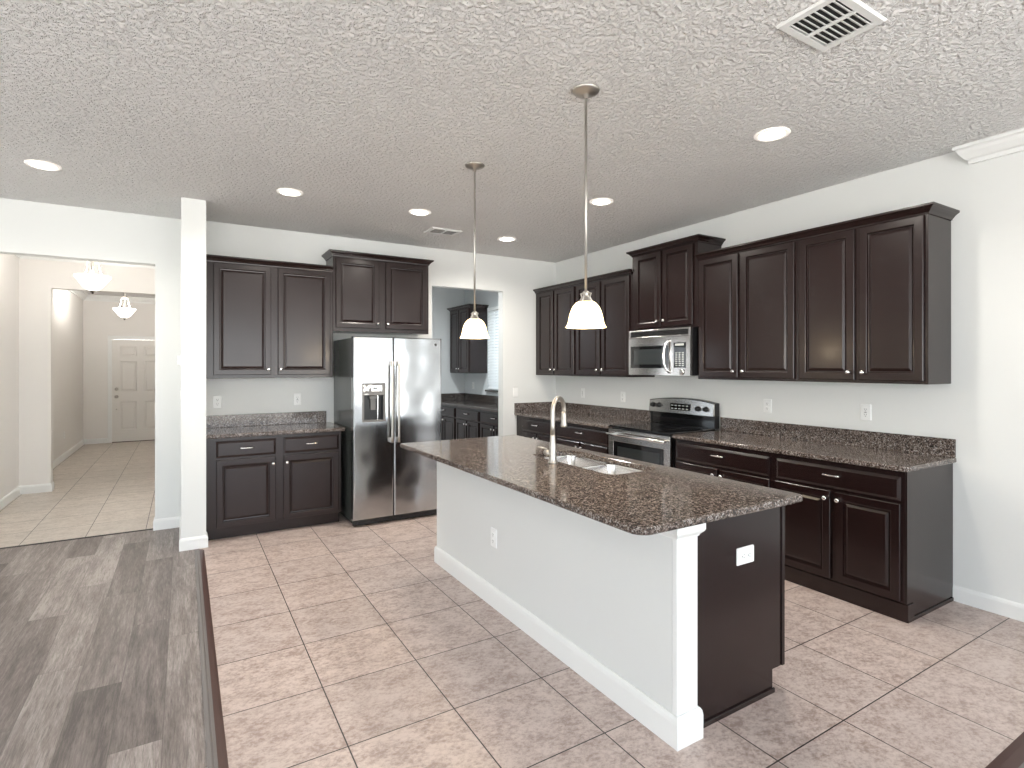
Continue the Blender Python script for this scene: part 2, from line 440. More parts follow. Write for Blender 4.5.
def m_tint():
    m = bpy.data.materials.new('dimming_glass'); nt, n, l, b = nodes_of(m)
    t = n.new('ShaderNodeBsdfTransparent'); t.inputs[0].default_value = (.50, .53, .55, 1)  # tint added to dim the sky so the blind slats show
    gl_ = n.new('ShaderNodeBsdfGlossy'); gl_.inputs['Roughness'].default_value = .02
    mx = n.new('ShaderNodeMixShader'); mx.inputs[0].default_value = .06
    l.new(t.outputs[0], mx.inputs[1]); l.new(gl_.outputs[0], mx.inputs[2]); l.new(mx.outputs[0], n['Material Output'].inputs[0])
    return m
MB().box(XR+.087, PW[0]+.05, PW[2]+.05, XR+.093, PW[1]-.05, PW[3]-.05).build('window_pane', m_tint(), w3)
MB().box(XR-.05, PW[0]-.04, PW[2]-.03, XR+.06, PW[1]+.04, PW[2], .005).build('window_sill', GRAND, w3)

# baseboards
BBP = [(0, 0), (.014, 0), (.014, .078), (.010, .092), (.004, .1), (0, .1)]
def baseboard(name, *paths):
    mb = MB()
    for p in paths: sweep(mb, p, BBP)
    return struct(name, mb, TRIM)
baseboard('baseboard_right', [(XR, 1.53), (XR, -1.44)])
baseboard('baseboard_stub', [(-.018, YL), (-.018, 5.172), (.16, 5.172), (.16, 5.29)])
baseboard('baseboard_left', [(-.224, 6.07), (-.224, YL), (-.018-.014, YL)], [(XL, YL), (-1.47, YL), (-1.47, 6.07)])
baseboard('baseboard_hall', [(-1.65, 6.07), (-1.65, 8.43), (-1.36, 8.43), (-1.36, 8.55)], [(-1.65, 8.55), (-1.65, 13.2), (-1.272, 13.2)])
# crown mouldings
CRP = [(0, 0), (.092, 0), (.092, -.018), (.075, -.026), (.066, -.045), (.038, -.078), (.024, -.084), (.020, -.108), (0, -.108)]
def crown_run(name, *paths):
    mb = MB()
    for p in paths: sweep(mb, p, [(o_, H+z) for o_, z in CRP])
    if name == 'trim_1':
        mb.v = [(x, y+(XR-x)*.8 if y > 1 else y, z) for x, y, z in mb.v]
    return struct(name, mb, TRIM)
crown_run('trim_1', [(XR, 1.43), (XR, YN)])
crown_run('trim_2', [(-1.65, 6.07), (-1.65, 8.43), (.06, 8.43)], [(-1.65, 8.55), (-1.65, 13.2), (.06, 13.2)])
# floor transition strips (a grey nosing with a dark brown edge falling to the tile)
def strip(name, pts, m, prof): struct(name, sweep(MB(), pts, prof), m)
strip('trim_3', [(.076, 5.10), (.076, .70)], STRIPG, [(0, 0), (0, .010), (-.014, .014), (-.022, .0115), (-.024, .013), (-.034, .013), (-.034, 0)])
strip('trim_4', [(.110, 5.10), (.110, .73)], RUST, [(0, 0), (0, .012), (-.02, .008), (-.034, .001), (-.034, 0)])
strip('trim_5', [(.076, .70), (XR-.016, .70)], STRIPG, [(0, 0), (0, .010), (-.014, .014), (-.025, .0115), (-.027, .013), (-.06, .013), (-.06, 0)])
strip('trim_6', [(.110, .76), (XR-.016, .76)], RUST, [(0, 0), (0, .012), (-.04, .008), (-.07, .001), (-.07, 0)])
struct('trim_7', MB().box(-1.47, 5.985, 0, -.224, 6.006, .006), GREYD)

# front door of the hall
d1 = bpy.data.objects.new('door_1', None); COL.objects.link(d1); tag(d1, kind='structure'); d1.location = (-1.20, 13.21, 0)
def panel_insets(mb, rects, y, dep=.010):
    for x0, z0, x1, z1 in rects:
        L = [[(x0+i, y+dd, z0+i), (x1-i, y+dd, z0+i), (x1-i, y+dd, z1-i), (x0+i, y+dd, z1-i)] for i, dd in ((0, 0), (.012, dep), (.03, dep), (.045, dep*.3))]
        mb.loops(L, False, True)
def door_slab(w, h, rects):
    mb = MB(); xs = sorted({0, w, *[r[0] for r in rects], *[r[2] for r in rects]}); zs = sorted({0.012, h, *[r[1] for r in rects], *[r[3] for r in rects]})
    for a, b in zip(xs, xs[1:]):
        for c, d in zip(zs, zs[1:]):
            if not any(r[0] <= a and r[2] >= b and r[1] <= c and r[3] >= d for r in rects):
                mb.add([(a, 0, c), (b, 0, c), (b, 0, d), (a, 0, d)], [(0, 1, 2, 3)])
    panel_insets(mb, rects, 0); mb.box(0, .012, .012, w, .045, h); return mb
rects = []
for a, b in ((.12, .40), (.525, .805)):
    rects += [(a, .24, b, .80), (a, 1.0, b, 1.60), (a, 1.70, b, 1.90)]
door_slab(.925, 2.025, rects).build('door_panel', DOORW, d1)
cs = MB(); cp = [(0, 0), (0, -.012), (.05, -.018), (.065, -.014), (.065, 0)]
for x0, x1 in ((-.07, -.002), (.927, .995)): cs.box(x0, -.028, 0, x1, -.012, 2.10, .004)
cs.box(-.07, -.030, 2.028, .995, -.012, 2.10, .004); cs.build('door_casing', TRIM, d1)
kb = MB(); kb.lathe([(.032, 0), (.032, -.008), (.012, -.012), (.012, -.04), (.026, -.048), (.030, -.062), (.022, -.075), (.001, -.078)], 16, (.07, 0, .90), 'Y'); kb.build('door_knob', NICKEL, d1)
kb = MB(); kb.lathe([(.032, 0), (.032, -.012), (.02, -.02), (.001, -.022)], 16, (.07, 0, 1.05), 'Y'); kb.build('deadbolt', NICKEL, d1)
kb = MB(); kb.lathe([(.012, 0), (.012, -.006), (.001, -.007)], 12, (.07, 0, .65), 'Y'); kb.build('viewer', NICKEL, d1)
MB().box(-.005, -.02, 0, .93, .05, .012).build('threshold', BRONZE, d1)

# ------------------------------------------------------------------ cabinets
DOORP = [(0, 0), (0, -.016), (.004, -.020), (.046, -.020), (.0505, -.0185), (.0535, -.007), (.0605, -.006), (.0635, -.010), (.079, -.0165), (.082, -.0165)]
DRAWP = [(0, 0), (0, -.011), (.006, -.0145), (.018, -.020), (.022, -.020)]
def front(x0, z0, x1, z1, prof):
    mb = MB(); k = min(1, (min(x1-x0, z1-z0)/2-.006)/prof[-1][0])
    L = [[(x0+i*k, d, z0+i*k), (x1-i*k, d, z0+i*k), (x1-i*k, d, z1-i*k), (x0+i*k, d, z1-i*k)] for i, d in prof]
    return mb.loops(L, True, True)
def knob(parent, x, z, y=-.02):
    mb = MB(); mb.lathe([(.008, 0), (.006, -.004), (.005, -.012), (.010, -.017), (.0145, -.022), (.0145, -.026), (.010, -.030), (.001, -.0315)], 14, (x, y, z), 'Y')
    return mb.build('knob', CHROME, parent)
def pull(parent, x, z, y=-.02):
    mb = MB()
    pts = [(x-.05, y, z), (x-.05, y-.016, z), (x-.044, y-.024, z), (x-.03, y-.026, z), (x, y-.029, z), (x+.03, y-.026, z), (x+.044, y-.024, z), (x+.05, y-.016, z), (x+.05, y, z)]
    mb.tube(pts, [.0075, .0065, .0068, .0045, .0055, .0045, .0068, .0065, .0075], 8)
    return mb.build('pull', CHROME, parent)
CROWNP = [(0, 0), (.006, 0), (.008, .010), (.014, .014), (.022, .026), (.034, .036), (.042, .040), (.045, .044), (.045, .055), (0, .055)]
def base_profile_path(x0, x1, yb, left, right):
    p = [(x0, 0), (x1, 0)]
    if left: p = [(x0, yb)]+p
    if right: p = p+[(x1, yb)]
    return p
def upper(label, loc, rz, w, dep, z0, z1, doors, crown=(0, 0), knobs=(), group=None, dz=(None, None), cz=None):
    """local frame: x along the face, y=0 the face frame, +y towards the wall"""
    t = thing('wall_cabinet', label, 'cabinet', loc, rz, group)
    b = MB().box(0, 0, z0, w, dep, z1, .002); b.build('body', CAB, t)
    cz = z1-.03 if cz is None else cz
    cl, cr = crown
    p = [(0, 0), (w, 0)]
    if cl: p = [(0, dep if cl is True else cl)]+p
    if cr: p = p+[(w, dep if cr is True else cr)]
    sweep(MB(), p, [(o_, cz+z) for o_, z in CROWNP]).build('crown', CAB, t)
    for i, (a, b_) in enumerate(doors):
        d = front(a, dz[0] or z0+.02, b_, dz[1] or cz-.004, DOORP).build('door', CAB, t)
        if i < len(knobs): knob(d, *knobs[i])
    return t
RZ = -PI/2
def rx(y0): return lambda y: y0-y          # world Y -> local x on the right wall
UZ0, UZ1 = 1.385, 2.462
# right wall, from the back corner towards the camera
def right_upper(label, ya, yb, doors, crown=(0, 0), z0=UZ0, z1=UZ1, kz=1.457, dz=(None, None)):
    f = rx(ya); ds = [(f(a), f(b)) for a, b in doors]
    kn = [(ds[0][1]-.03, kz), (ds[1][0]+.03, kz)]
    return upper(label, (3.905, ya, 0), RZ, ya-yb, XR-3.905, z0, z1, ds, crown, kn, 'wall cabinets on the range wall', dz)
right_upper('dark two-door wall cabinet in the room corner, beside the pantry opening', YB-.004, 5.035, [(5.82, 5.478), (5.448, 5.06)])
right_upper('dark two-door wall cabinet immediately left of the short microwave cabinet', 5.033, 4.112, [(5.015, 4.602), (4.572, 4.145)])
right_upper('short raised dark cabinet mounted directly above the microwave', 4.110, 3.287, [(4.062, 3.715), (3.690, 3.335)], (True, True), 1.848, 2.632, 1.930, (1.872, 2.598))
right_upper('dark wall cabinet right of the microwave, plain reddish doors', 3.285, 2.372, [(3.262, 2.873), (2.842, 2.390)])
right_upper('end dark wall cabinet with exposed side and warm lamp reflection on its door', 2.370, 1.542, [(2.350, 1.965), (1.935, 1.562)], (0, True))
# back wall
upper('tall dark wall cabinet above the small granite counter left of the refrigerator', (.163, 5.572, 0), 0, 1.110, YB-5.572, 1.388, 2.465,
      [(.066, .541), (.602, 1.082)], (0, 0), [(.516, 1.467), (.624, 1.467)], None, (1.418, 2.43))
upper('short dark cabinet above the stainless refrigerator', (1.275, 5.572, 0), 0, 1.018, YB-5.572, 1.848, 2.628,
      [(.026, .463), (.537, .995)], (True, True), [(.448, 1.936), (.554, 1.936)], None, (1.888, 2.585))

def base(label, loc, rz, w, dep_, drawers, doors, group=None, pulls=(), knobs=(), toe=True, plinth=None, z1=.882, name='base_cabinet'):
    t = thing(name, label, 'cabinet', loc, rz, group)
    b = MB(); dep = dep_-.004
    b.box(0, 0, .105, w, dep, z1, .002)
    if toe: b.box(.002, .07, 0, w-.002, dep, .106)
    b.build('body', CAB, t)
    if plinth: MB().box(plinth[0], -.006, 0, plinth[1], .075, .104, .003).build('plinth', CAB, t)
    for i, (x0, z0, x1, zt) in enumerate(drawers):
        d = front(x0, z0, x1, zt, DRAWP).build('drawer', CAB, t)
        if i < len(pulls): pull(d, *pulls[i])
    for i, (x0, z0, x1, zt) in enumerate(doors):
        d = front(x0, z0, x1, zt, DOORP).build('door', CAB, t)
        if i < len(knobs): knob(d, *knobs[i])
    return t
base('dark base cabinet with two drawers and two doors left of the refrigerator', (.163, 5.29, 0), 0, 1.122, YB-5.29,
     [(.075, .713, .545, .853), (.612, .713, 1.097, .853)], [(.075, .115, .545, .692), (.612, .115, 1.097, .692)], None,
     [(.310, .788), (.853, .788)], [(.522, .632), (.637, .632)])
XF = 3.613
def right_base(label, ya, yb, dr, doors, toe=True, plinth=None, pully=None):
    f = rx(ya)
    D = [(f(dr[0]), .705, f(dr[1]), .848)]; K = [(f(a), .115, f(b), .688) for a, b in doors]
    return base(label, (XF, ya, 0), RZ, ya-yb, XR-XF, D, K, 'base cabinets on the range wall',
                [(f(pully) if pully else (D[0][0]+D[0][2])/2, .793)], [(K[0][2]-.025, .640), (K[1][0]+.025, .640)], toe, plinth)
right_base('dark base cabinet in the room corner with a narrow single drawer', YB-.004, 5.035, (5.725, 5.058), [(5.725, 5.408), (5.385, 5.058)], pully=5.42)
right_base('dark base cabinet with a wide drawer immediately left of the range', 5.033, 4.112, (5.005, 4.14), [(5.005, 4.588), (4.562, 4.14)])
right_base('dark base cabinet with a wide drawer immediately right of the range', 3.281, 2.372, (3.262, 2.395), [(3.262, 2.843), (2.818, 2.395)])
eb = right_base('end dark base cabinet with exposed side panel standing by the bare wall', 2.370, 1.540, (2.345, 1.560), [(2.35, 1.966), (1.936, 1.562)], plinth=(0, .845))
sh = MB(); sh.box(.831, .0, 0, .838, XR-XF-.002, .882, .001); sh.box(.838, -.004, 0, .846, XR-XF-.002, .022, .003); sh.build('side_panel', CAB, eb)

# ------------------------------------------------------------------ countertops
ZT = .914; ZB = .883
def counter(label, rects, splashes, m=GRAN, name='countertop'):
    t = thing(name, label, 'countertop', (rects[0][0], rects[0][1], ZB)); ox, oy = rects[0][:2]
    mb = MB()
    for x0, y0, x1, y1, r in rects: slab(mb, x0-ox, y0-oy, x1-ox, y1-oy, 0, ZT-ZB, r)
    mb.build('slab', m, t)
    for x0, y0, x1, y1 in splashes: MB().box(x0-ox, y0-oy, ZT-ZB, x1-ox, y1-oy, ZT-ZB+.118, .003).build('backsplash', m, t)
    return t
counter('brown speckled granite countertop left of the refrigerator under the tall cabinet', [(.163, 5.262, 1.318, YB-.001, .006)], [(.163, YB-.022, 1.275, YB-.001)])
counter('brown speckled granite countertop right of the range with an exposed end', [(3.578, 1.512, XR-.001, 3.284, (.035, .006, .004, .004))], [(XR-.022, 1.516, XR-.001, 3.284)])
counter('brown speckled granite countertop in the room corner left of the range', [(3.578, 4.106, XR-.001, YB-.001, .004)], [(XR-.022, 4.106, XR-.001, YB-.001), (3.58, YB-.022, XR-.023, YB-.001)])

# ------------------------------------------------------------------ island
isl = thing('kitchen_island', 'white half-wall kitchen island with dark end panel standing on the tile', 'kitchen island', (1.66, 1.5, 0))
ix = lambda x: x-1.66
iy = lambda y: y-1.5
MB().box(ix(1.66), iy(1.524), 0, ix(1.778), iy(3.87), ZB).build('half_wall', ISLW, isl)
pm = MB(); pm.box(ix(1.659), iy(1.497), 0, ix(1.778), iy(1.524), ZB, .004); pm.build('post', TRIM, isl)
cm = MB(); sweep(cm, [(ix(1.658), iy(1.60)), (ix(1.658), iy(1.497)), (ix(1.778), iy(1.497)), (ix(1.778), iy(1.525))], [(0, .815), (.004, .815), (.006, .822), (.018, .834), (.022, .842), (.022, ZB-.001), (0, ZB-.001)]); cm.build('post_cap', TRIM, isl)
bb = MB(); sweep(bb, [(ix(1.785), iy(3.87)), (ix(1.66), iy(3.87)), (ix(1.658), iy(1.497)), (ix(1.778), iy(1.497)), (ix(1.778), iy(1.525))],
                 [(0, 0), (.015, 0), (.015, .095), (.012, .112), (.006, .122), (0, .124)]); bb.build('baseboard', TRIM, isl)
# dark end panel with its toe notch
ep = MB()
out = [(1.780, 0), (2.318, 0), (2.318, .105), (2.392, .105), (2.392, ZB-.001), (1.780, ZB-.001)]
ep.loops([[(ix(x), iy(1.528), z) for x, z in out], [(ix(x), iy(1.563), z) for x, z in out]])
ep.box(ix(1.780), iy(1.519), 0, ix(2.326), iy(1.528), .022, .003); ep.box(ix(2.384), iy(1.522), .105, ix(2.405), iy(1.563), ZB-.001, .002); ep.build('end_panel', CAB, isl)
ib = MB(); ib.box(ix(1.787), iy(1.564), .105, ix(2.385), iy(3.87), ZB-.2); ib.box(ix(1.787), iy(1.564), 0, ix(2.31), iy(3.87), .106)
ib.box(ix(1.787), iy(1.564), ZB-.2, ix(2.385), iy(2.19), ZB-.001); ib.box(ix(1.787), iy(3.07), ZB-.2, ix(2.385), iy(3.87), ZB-.001)
ib.box(ix(2.367), iy(2.19), ZB-.2, ix(2.385), iy(3.07), ZB-.001)
ib.build('body', CAB, isl)
def iface(y0, y1, z0, z1, prof, nm):
    o = front(0, z0, y1-y0, z1, prof).build(nm, CAB, isl); o.location = (ix(2.385), iy(y0), 0); o.rotation_euler = (0, 0, PI/2); return o
for y0, y1 in ((1.60, 2.165), (2.215, 2.625), (2.64, 3.05), (3.10, 3.84)):
    d = iface(y0, y1, .115, .69, DOORP, 'door'); knob(d, (y1-y0)-.03, .64)
    d = iface(y0, y1, .708, .85, DRAWP, 'drawer')
    if y0 < 2 or y0 > 3: pull(d, (y1-y0)/2, .79)
itop = thing('countertop', 'large glossy brown speckled granite slab on the white island', 'countertop', (1.40, 1.432, ZB))
SH = (1.965-1.40, 2.225-1.432, 2.315-1.40, 3.03-1.432)
slab(MB(), 0, 0, 2.418-1.40, 3.972-1.432, 0, ZT-ZB, (.062, .03, .02, .02), SH, .05).build('slab', GRAN, itop)
# sink
sk = thing('sink', 'double-bowl stainless undermount sink set in the island granite', 'sink', (2.14, 2.63, .70))
def bowl(mb, y0, y1, x0=1.962-2.14, x1=2.318-2.14):
    pr = [(-.0, ZB-.70-.002), (.003, ZB-.70-.012), (.012, .04), (.03, .012), (.06, .004)]
    mb.loops([[(*p, z) for p in rrect(x0, y0, x1, y1, .055, i, 6)] for i, z in pr], False, True, True, True)
    return rrect(x0, y0, x1, y1, .055, 0, 6)
for y0, y1 in ((2.222-2.63, 2.622-2.63), (2.638-2.63, 3.033-2.63)):
    mb = MB(); bowl(mb, y0, y1); o = mb.build('bowl', SINKM, sk)
    MB().lathe([(.045, .006), (.042, .009), (.03, .0075), (.02, .005), (.001, .005)], 20, (0, (y0+y1)/2, 0), 'Z').build('drain', CHROME, o)
fl = MB(); fl.plate(rrect(1.93-2.14, 2.195-2.63, 2.332-2.14, 3.06-2.63, .05), [rrect(1.962-2.14, a, 2.318-2.14, b, .055) for a, b in ((2.222-2.63, 2.622-2.63), (2.638-2.63, 3.033-2.63))], ZB-.70-.002)
fl.build('flange', SINKM, sk)
# faucet
fc = thing('faucet', 'brushed nickel gooseneck faucet with pull-down head on the island', 'faucet', (1.905, 2.685, ZT))
mb = MB(); mb.lathe([(.029, 0), (.029, .006), (.025, .010), (.0235, .03), (.022, .09), (.018, .13), (.0155, .16), (.0145, .17)], 20); mb.build('base', NICKEL, fc)
dx, dy = math.cos(math.radians(28)), math.sin(math.radians(28))
R_ = .078; pts = [(0, 0, .16), (0, 0, .22), (0, 0, .31)]
for k in range(1, 13):
    a = PI*k/12; q = R_-R_*math.cos(a); pts.append((q*dx, q*dy, .31+R_*math.sin(a)))
pts.append((2*R_*dx, 2*R_*dy, .295))
mb = MB(); mb.tube(pts, .0135, 14); mb.build('spout', NICKEL, fc)
q = 2*R_; mb = MB(); mb.lathe([(.0145, .300), (.016, .285), (.017, .25), (.0205, .215), (.0205, .205), (.014, .203)], 18, (q*dx, q*dy, 0)); hd = mb.build('spray_head', NICKEL, fc)
MB().box(q*dx+.014, q*dy-.006, .235, q*dx+.020, q*dy+.006, .262, .002).build('button', BLACKP, hd)
mb = MB(); mb.tube([(0, .012, .055), (0, .075, .055), (0, .080, .055)], [.0185, .0185, .014], 14)
mb.tube([(0, .066, .058), (0, .070, .074), (-.02, .074, .084), (-.055, .077, .092)], [.011, .009, .006, .005], 10); mb.build('handle', NICKEL, fc)

# ------------------------------------------------------------------ refrigerator
fr = thing('refrigerator', 'stainless side-by-side refrigerator with ice dispenser beneath the short cabinet', 'refrigerator', (1.337, 5.05, 0))
FW = .882
MB().box(.004, .075, .03, FW-.004, .78, 1.765, .006).build('body', FSIDE, fr)
gm = MB().box(.01, .045, .012, FW-.01, .075, .062, .004)
for k in range(4): gm.box(.05+k*.2, .037, .022, .2+k*.2, .045, .05, .002)
gm.build('kick_grille', BLACKP, fr)
for x in (.06, FW-.06):
    MB().lathe([(.022, 0), (.022, .012), (.012, .014), (.012, .04)], 12, (x, .12, 0)).build('foot', BLACKP, fr)
SPL = .386
# left door with the dispenser recess
DX0, DX1, DZ0, DZ1 = .082, .306, .975, 1.340
def steel_door(x0, x1, hole=None):
    mb = MB(); z0, z1 = .068, 1.775; r = .012
    L = [[(x0+i, d, z0+i), (x1-i, d, z0+i), (x1-i, d, z1-i), (x0+i, d, z1-i)] for i, d in ((0, .07), (0, r), (r*.3, r*.3), (r, 0))]
    if not hole: return mb.loops(L, True, True)
    mb.loops(L, True, False)
    h0, h1, g0, g1 = hole; a0, a1, b0, b1 = x0+r, x1-r, z0+r, z1-r
    for p in ((a0, b0, a1, g0), (a0, g1, a1, b1), (a0, g0, h0, g1), (h1, g0, a1, g1)):
        mb.add([(p[0], 0, p[1]), (p[2], 0, p[1]), (p[2], 0, p[3]), (p[0], 0, p[3])], [(0, 1, 2, 3)])
    mb.loops([[(h0, d, g0), (h1, d, g0), (h1, d, g1), (h0, d, g1)] for d in (0, .012)], False, False)
    return mb
ld = steel_door(0, SPL-.003, (DX0, DX1, DZ0, DZ1)).build('door', FSTEEL, fr)
rd = steel_door(SPL+.003, FW).build('door', FSTEEL, fr)
MB().box(SPL-.0028, .012, .07, SPL+.0028, .07, 1.77).build('door_gasket', BLACKP, fr)
ds = MB(); ds.box(DX0, .004, DZ1-.115, DX1, .012, DZ1, .002)
ds.box(DX0, .004, DZ0, DX0+.020, .012, DZ1-.115); ds.box(DX1-.020, .004, DZ0, DX1, .012, DZ1-.115)
ds.box(DX0+.02, .004, DZ0, DX1-.02, .06, DZ0+.016)
dsp = ds.build('dispenser', GREYP, ld)
rc = MB(); rc.box(DX0+.018, .062, DZ0+.01, DX1-.018, .066, DZ1-.11); rc.box(DX0+.018, .012, DZ0+.01, DX0+.0205, .064, DZ1-.11); rc.box(DX1-.0205, .012, DZ0+.01, DX1-.018, .064, DZ1-.11)
rc.build('dispenser_recess', BLACKP, ld)
pd = MB(); pd.box(.172, .040, 1.085, .222, .062, 1.185, .004); pd.box(.160, .03, 1.185, .234, .062, 1.222, .004); pd.build('dispenser_paddle', GREYP, ld)
MB().box(.236, .030, DZ0+.016, .243, .036, DZ1-.117, .002).build('dispenser_guide', CHROME, ld)
MB().box(.170, .0015, 1.262, .272, .004, 1.318, .001).build('dispenser_display', STEEL, ld)
MB().box(.186, .0005, 1.282, .226, .0015, 1.300).build('display_window', BLACKG, ld)
lb = MB()   # torn remains of a white sticker
for poly in ([(.088, 1.318), (.105, 1.328), (.125, 1.305), (.140, 1.322), (.176, 1.326), (.172, 1.300), (.150, 1.285), (.146, 1.262), (.120, 1.268), (.100, 1.254), (.090, 1.275), (.100, 1.298)],
             [(.096, 1.238), (.130, 1.243), (.150, 1.235), (.120, 1.230)]):
    lb.loops([[(x, .0032, z) for x, z in poly], [(x, .0015, z) for x, z in poly]])
tag(lb.build('sticker_scraps', PAPER, ld), 'torn white sticker scraps')
def fhandle(parent, x):
    mb = MB(); mb.tube([(x, -.046, .775), (x, -.050, .83), (x, -.054, 1.16), (x, -.050, 1.49), (x, -.046, 1.545)], [.0125]*5, 12)
    for z in (.795, 1.525): mb.box(x-.011, -.05, z-.022, x+.011, 0, z+.022, .005)
    return mb.build('handle', NICKEL, parent)
fhandle(ld, SPL-.030); fhandle(rd, SPL+.034)
MB().lathe([(.013, 0), (.013, -.003), (.010, -.004), (.001, -.004)], 20, (FW-.065, 0, 1.712), 'Y').build('badge', BLACKP, rd)
bd = MB()
bd.lathe([(.0105, -.004), (.0105, -.0046), (.0088, -.0046), (.0088, -.004)], 20, (FW-.065, 0, 1.712), 'Y', False, False); bd.build('badge_ring', GREYP, rd)

# ------------------------------------------------------------------ range
rg = thing('range', 'stainless electric range with black glass top between the granite counters', 'range', (3.575, 4.100, 0), RZ)
RW = .797; RD = XR-3.575-.01
MB().box(.004, .045, .02, RW-.004, RD, .905, .003).build('body', BLACKP, rg)
for x in (.05, RW-.05): MB().lathe([(.018, 0), (.018, .025)], 10, (x, .2, 0)).build('foot', BLACKP, rg)
ct = MB().box(.002, .0, .905, RW-.002, RD-.05, .922, .005); ctop = ct.build('cooktop', BLACKG, rg)
RING = mat('burner_ring', (.05, .05, .052), .2)
for x, y, r in ((.2, .17, .105), (.6, .17, .08), (.2, .43, .08), (.6, .43, .105)):
    MB().lathe([(r, .9222), (r, .9226), (r-.004, .9226), (r-.004, .9222)], 32, (x, y, 0), 'Z', False, False).build('burner_ring', RING, ctop)
# oven door: steel frame around a dark window
od = MB(); z0, z1 = .215, .892
for a in ((.004, z0, RW-.004, .30), (.004, .775, RW-.004, z1), (.004, .30, .075, .775), (RW-.075, .30, RW-.004, .775)): od.box(a[0], .0, a[1], a[2], .045, a[3], .002)
odo = od.build('oven_door', STEEL, rg)
MB().box(.075, .006, .30, RW-.075, .03, .775).build('oven_window', WINDG, odo)
wf = MB()
for a in ((.075, .30, RW-.075, .35), (.075, .73, RW-.075, .775), (.075, .35, .125, .73), (RW-.125, .35, RW-.075, .73)): wf.box(a[0], .003, a[1], a[2], .0065, a[3])
wf.build('window_border', BLACKG, odo)
hb = MB(); hb.tube([(.03, -.042, .845), (.2, -.047, .848), (RW/2, -.049, .849), (RW-.2, -.047, .848), (RW-.03, -.042, .845)], .0145, 12)
for x in (.045, RW-.045): hb.box(x-.012, -.042, .83, x+.012, .002, .86, .004)
hb.build('handle', CHROME, odo)
dw = front(.004, .05, RW-.004, .205, [(0, .03), (0, .006), (.006, 0), (.02, 0)]); dw.build('storage_drawer', STEEL, rg)
# backguard: black lower band, arched steel control panel
bk = MB(); bk.box(.006, RD-.055, .922, RW-.006, RD, 1.04, .004); bgd = bk.build('backguard', BLACKG, rg)
def arch(x): return 1.150+.032*(1-((x-RW/2)/(RW/2))**2)
xs = [.0+RW*k/20 for k in range(21)]
ctl = MB(); o_f = [(x, arch(x)) for x in xs]; poly = [(xs[0], 1.040)]+o_f+[(xs[-1], 1.040)]
def lean(z): return -(1.17-z)*.10
ctl.loops([[(x, RD-.075+lean(z), z) for x, z in poly], [(x, RD-.012, z) for x, z in poly]]); cpn = ctl.build('control_panel', STEEL, rg)
cap = MB(); cap.loops([[(x, RD-.073+lean(z), z) for x, z in [(a, arch(a)) for a in xs]+[(a, arch(a)+.007) for a in reversed(xs)]],
                       [(x, RD-.001, z) for x, z in [(a, arch(a)) for a in xs]+[(a, arch(a)+.007) for a in reversed(xs)]]]); cap.build('panel_cap', BLACKP, cpn)
for x0 in (-.001, RW-.006): MB().box(x0, RD-.066, .924, x0+.007, RD-.001, 1.152, .002).build('side_cap', BLACKP, cpn)
zc = 1.103; yc = RD-.077+lean(zc)
disp = MB().box(.285, yc-.004, zc-.032, .535, yc+.012, zc+.032, .002).build('display', BLACKG, cpn)
for k in range(5):
    for j in range(2): MB().box(.300+k*.046, yc-.0055, zc-.022+j*.03, .326+k*.046, yc-.004, zc-.014+j*.03).build('display_key', KEYS, cpn)
for x in (.055, .135, .625, .715):
    MB().lathe([(.026, .010), (.026, -.004), (.020, -.010), (.019, -.028), (.015, -.032), (.001, -.032)], 18, (x, yc, zc+.004*(1 if x < .4 else -1)), 'Y').build('knob', BLACKP, cpn)

# ------------------------------------------------------------------ microwave
mw = thing('microwave', 'stainless over-the-range microwave with dark window and bow handle', 'microwave', (3.82, 4.073, 1.41), RZ)
MWW, MWH, MWD = .772, .434, XR-3.82-.004
MB().box(.003, .035, .004, MWW-.003, MWD, MWH, .003).build('body', BLACKP, mw)
fm = MB()
for a in ((0, MWH-.014, MWW, MWH), (0, MWH-.075, MWW, MWH-.062), (0, MWH-.062, .022, MWH-.014), (MWW-.022, MWH-.062, MWW, MWH-.014)): fm.box(a[0], 0, a[1], a[2], .034, a[3], .0015)
fm.build('vent_frame', STEEL, mw)
vg = MB(); vg.box(.022, .012, MWH-.062, MWW-.022, .03, MWH-.014)
for k in range(3): vg.box(.024, .005, MWH-.056+k*.014, MWW-.024, .012, MWH-.050+k*.014)
vg.build('vent_grille', BLACKP, mw)
dm = MB(); DZ = MWH-.078; DWR = .585
def bowf(x): return -.012*(1-((x-MWW/2)/(MWW/2))**2)     # the front bows out a little
def bowed(mb, x0, x1, z0, z1, y0, y1, n=12):
    xs_ = [x0+(x1-x0)*k/n for k in range(n+1)]
    p = [(x, y0+bowf(x)) for x in xs_]+[(x, y1) for x in reversed(xs_)]
    return mb.loops([[(x, y, z0) for x, y in p], [(x, y, z1) for x, y in p]])
bowed(dm, 0, DWR, .004, .070, 0, .034); bowed(dm, 0, DWR, DZ-.075, DZ, 0, .034); bowed(dm, 0, .028, .070, DZ-.075, 0, .034); bowed(dm, .53, DWR, .070, DZ-.075, 0, .034)
mdr = dm.build('door', STEEL, mw)
gl = MB(); bowed(gl, .028, .53, .070, DZ-.075, .004, .030); gl.build('door_glass', BLACKG, mdr)
gl = MB(); bowed(gl, .075, .485, .105, DZ-.105, .0015, .028); gl.build('door_window', WINDG, mdr)
MB().lathe([(.009, -.0015), (.009, .01)], 16, (.04, 0, .035), 'Y').build('badge', CHROME, mdr)
hb = MB(); hx = .515
hb.tube([(hx+.03, -.012, .03), (hx+.012, -.034, .055), (hx-.002, -.048, .11), (hx-.006, -.052, .18), (hx-.002, -.048, .25), (hx+.012, -.034, .305), (hx+.03, -.012, .33)], [.012, .011, .011, .012, .011, .011, .012], 10)
hb.build('handle', CHROME, mdr)
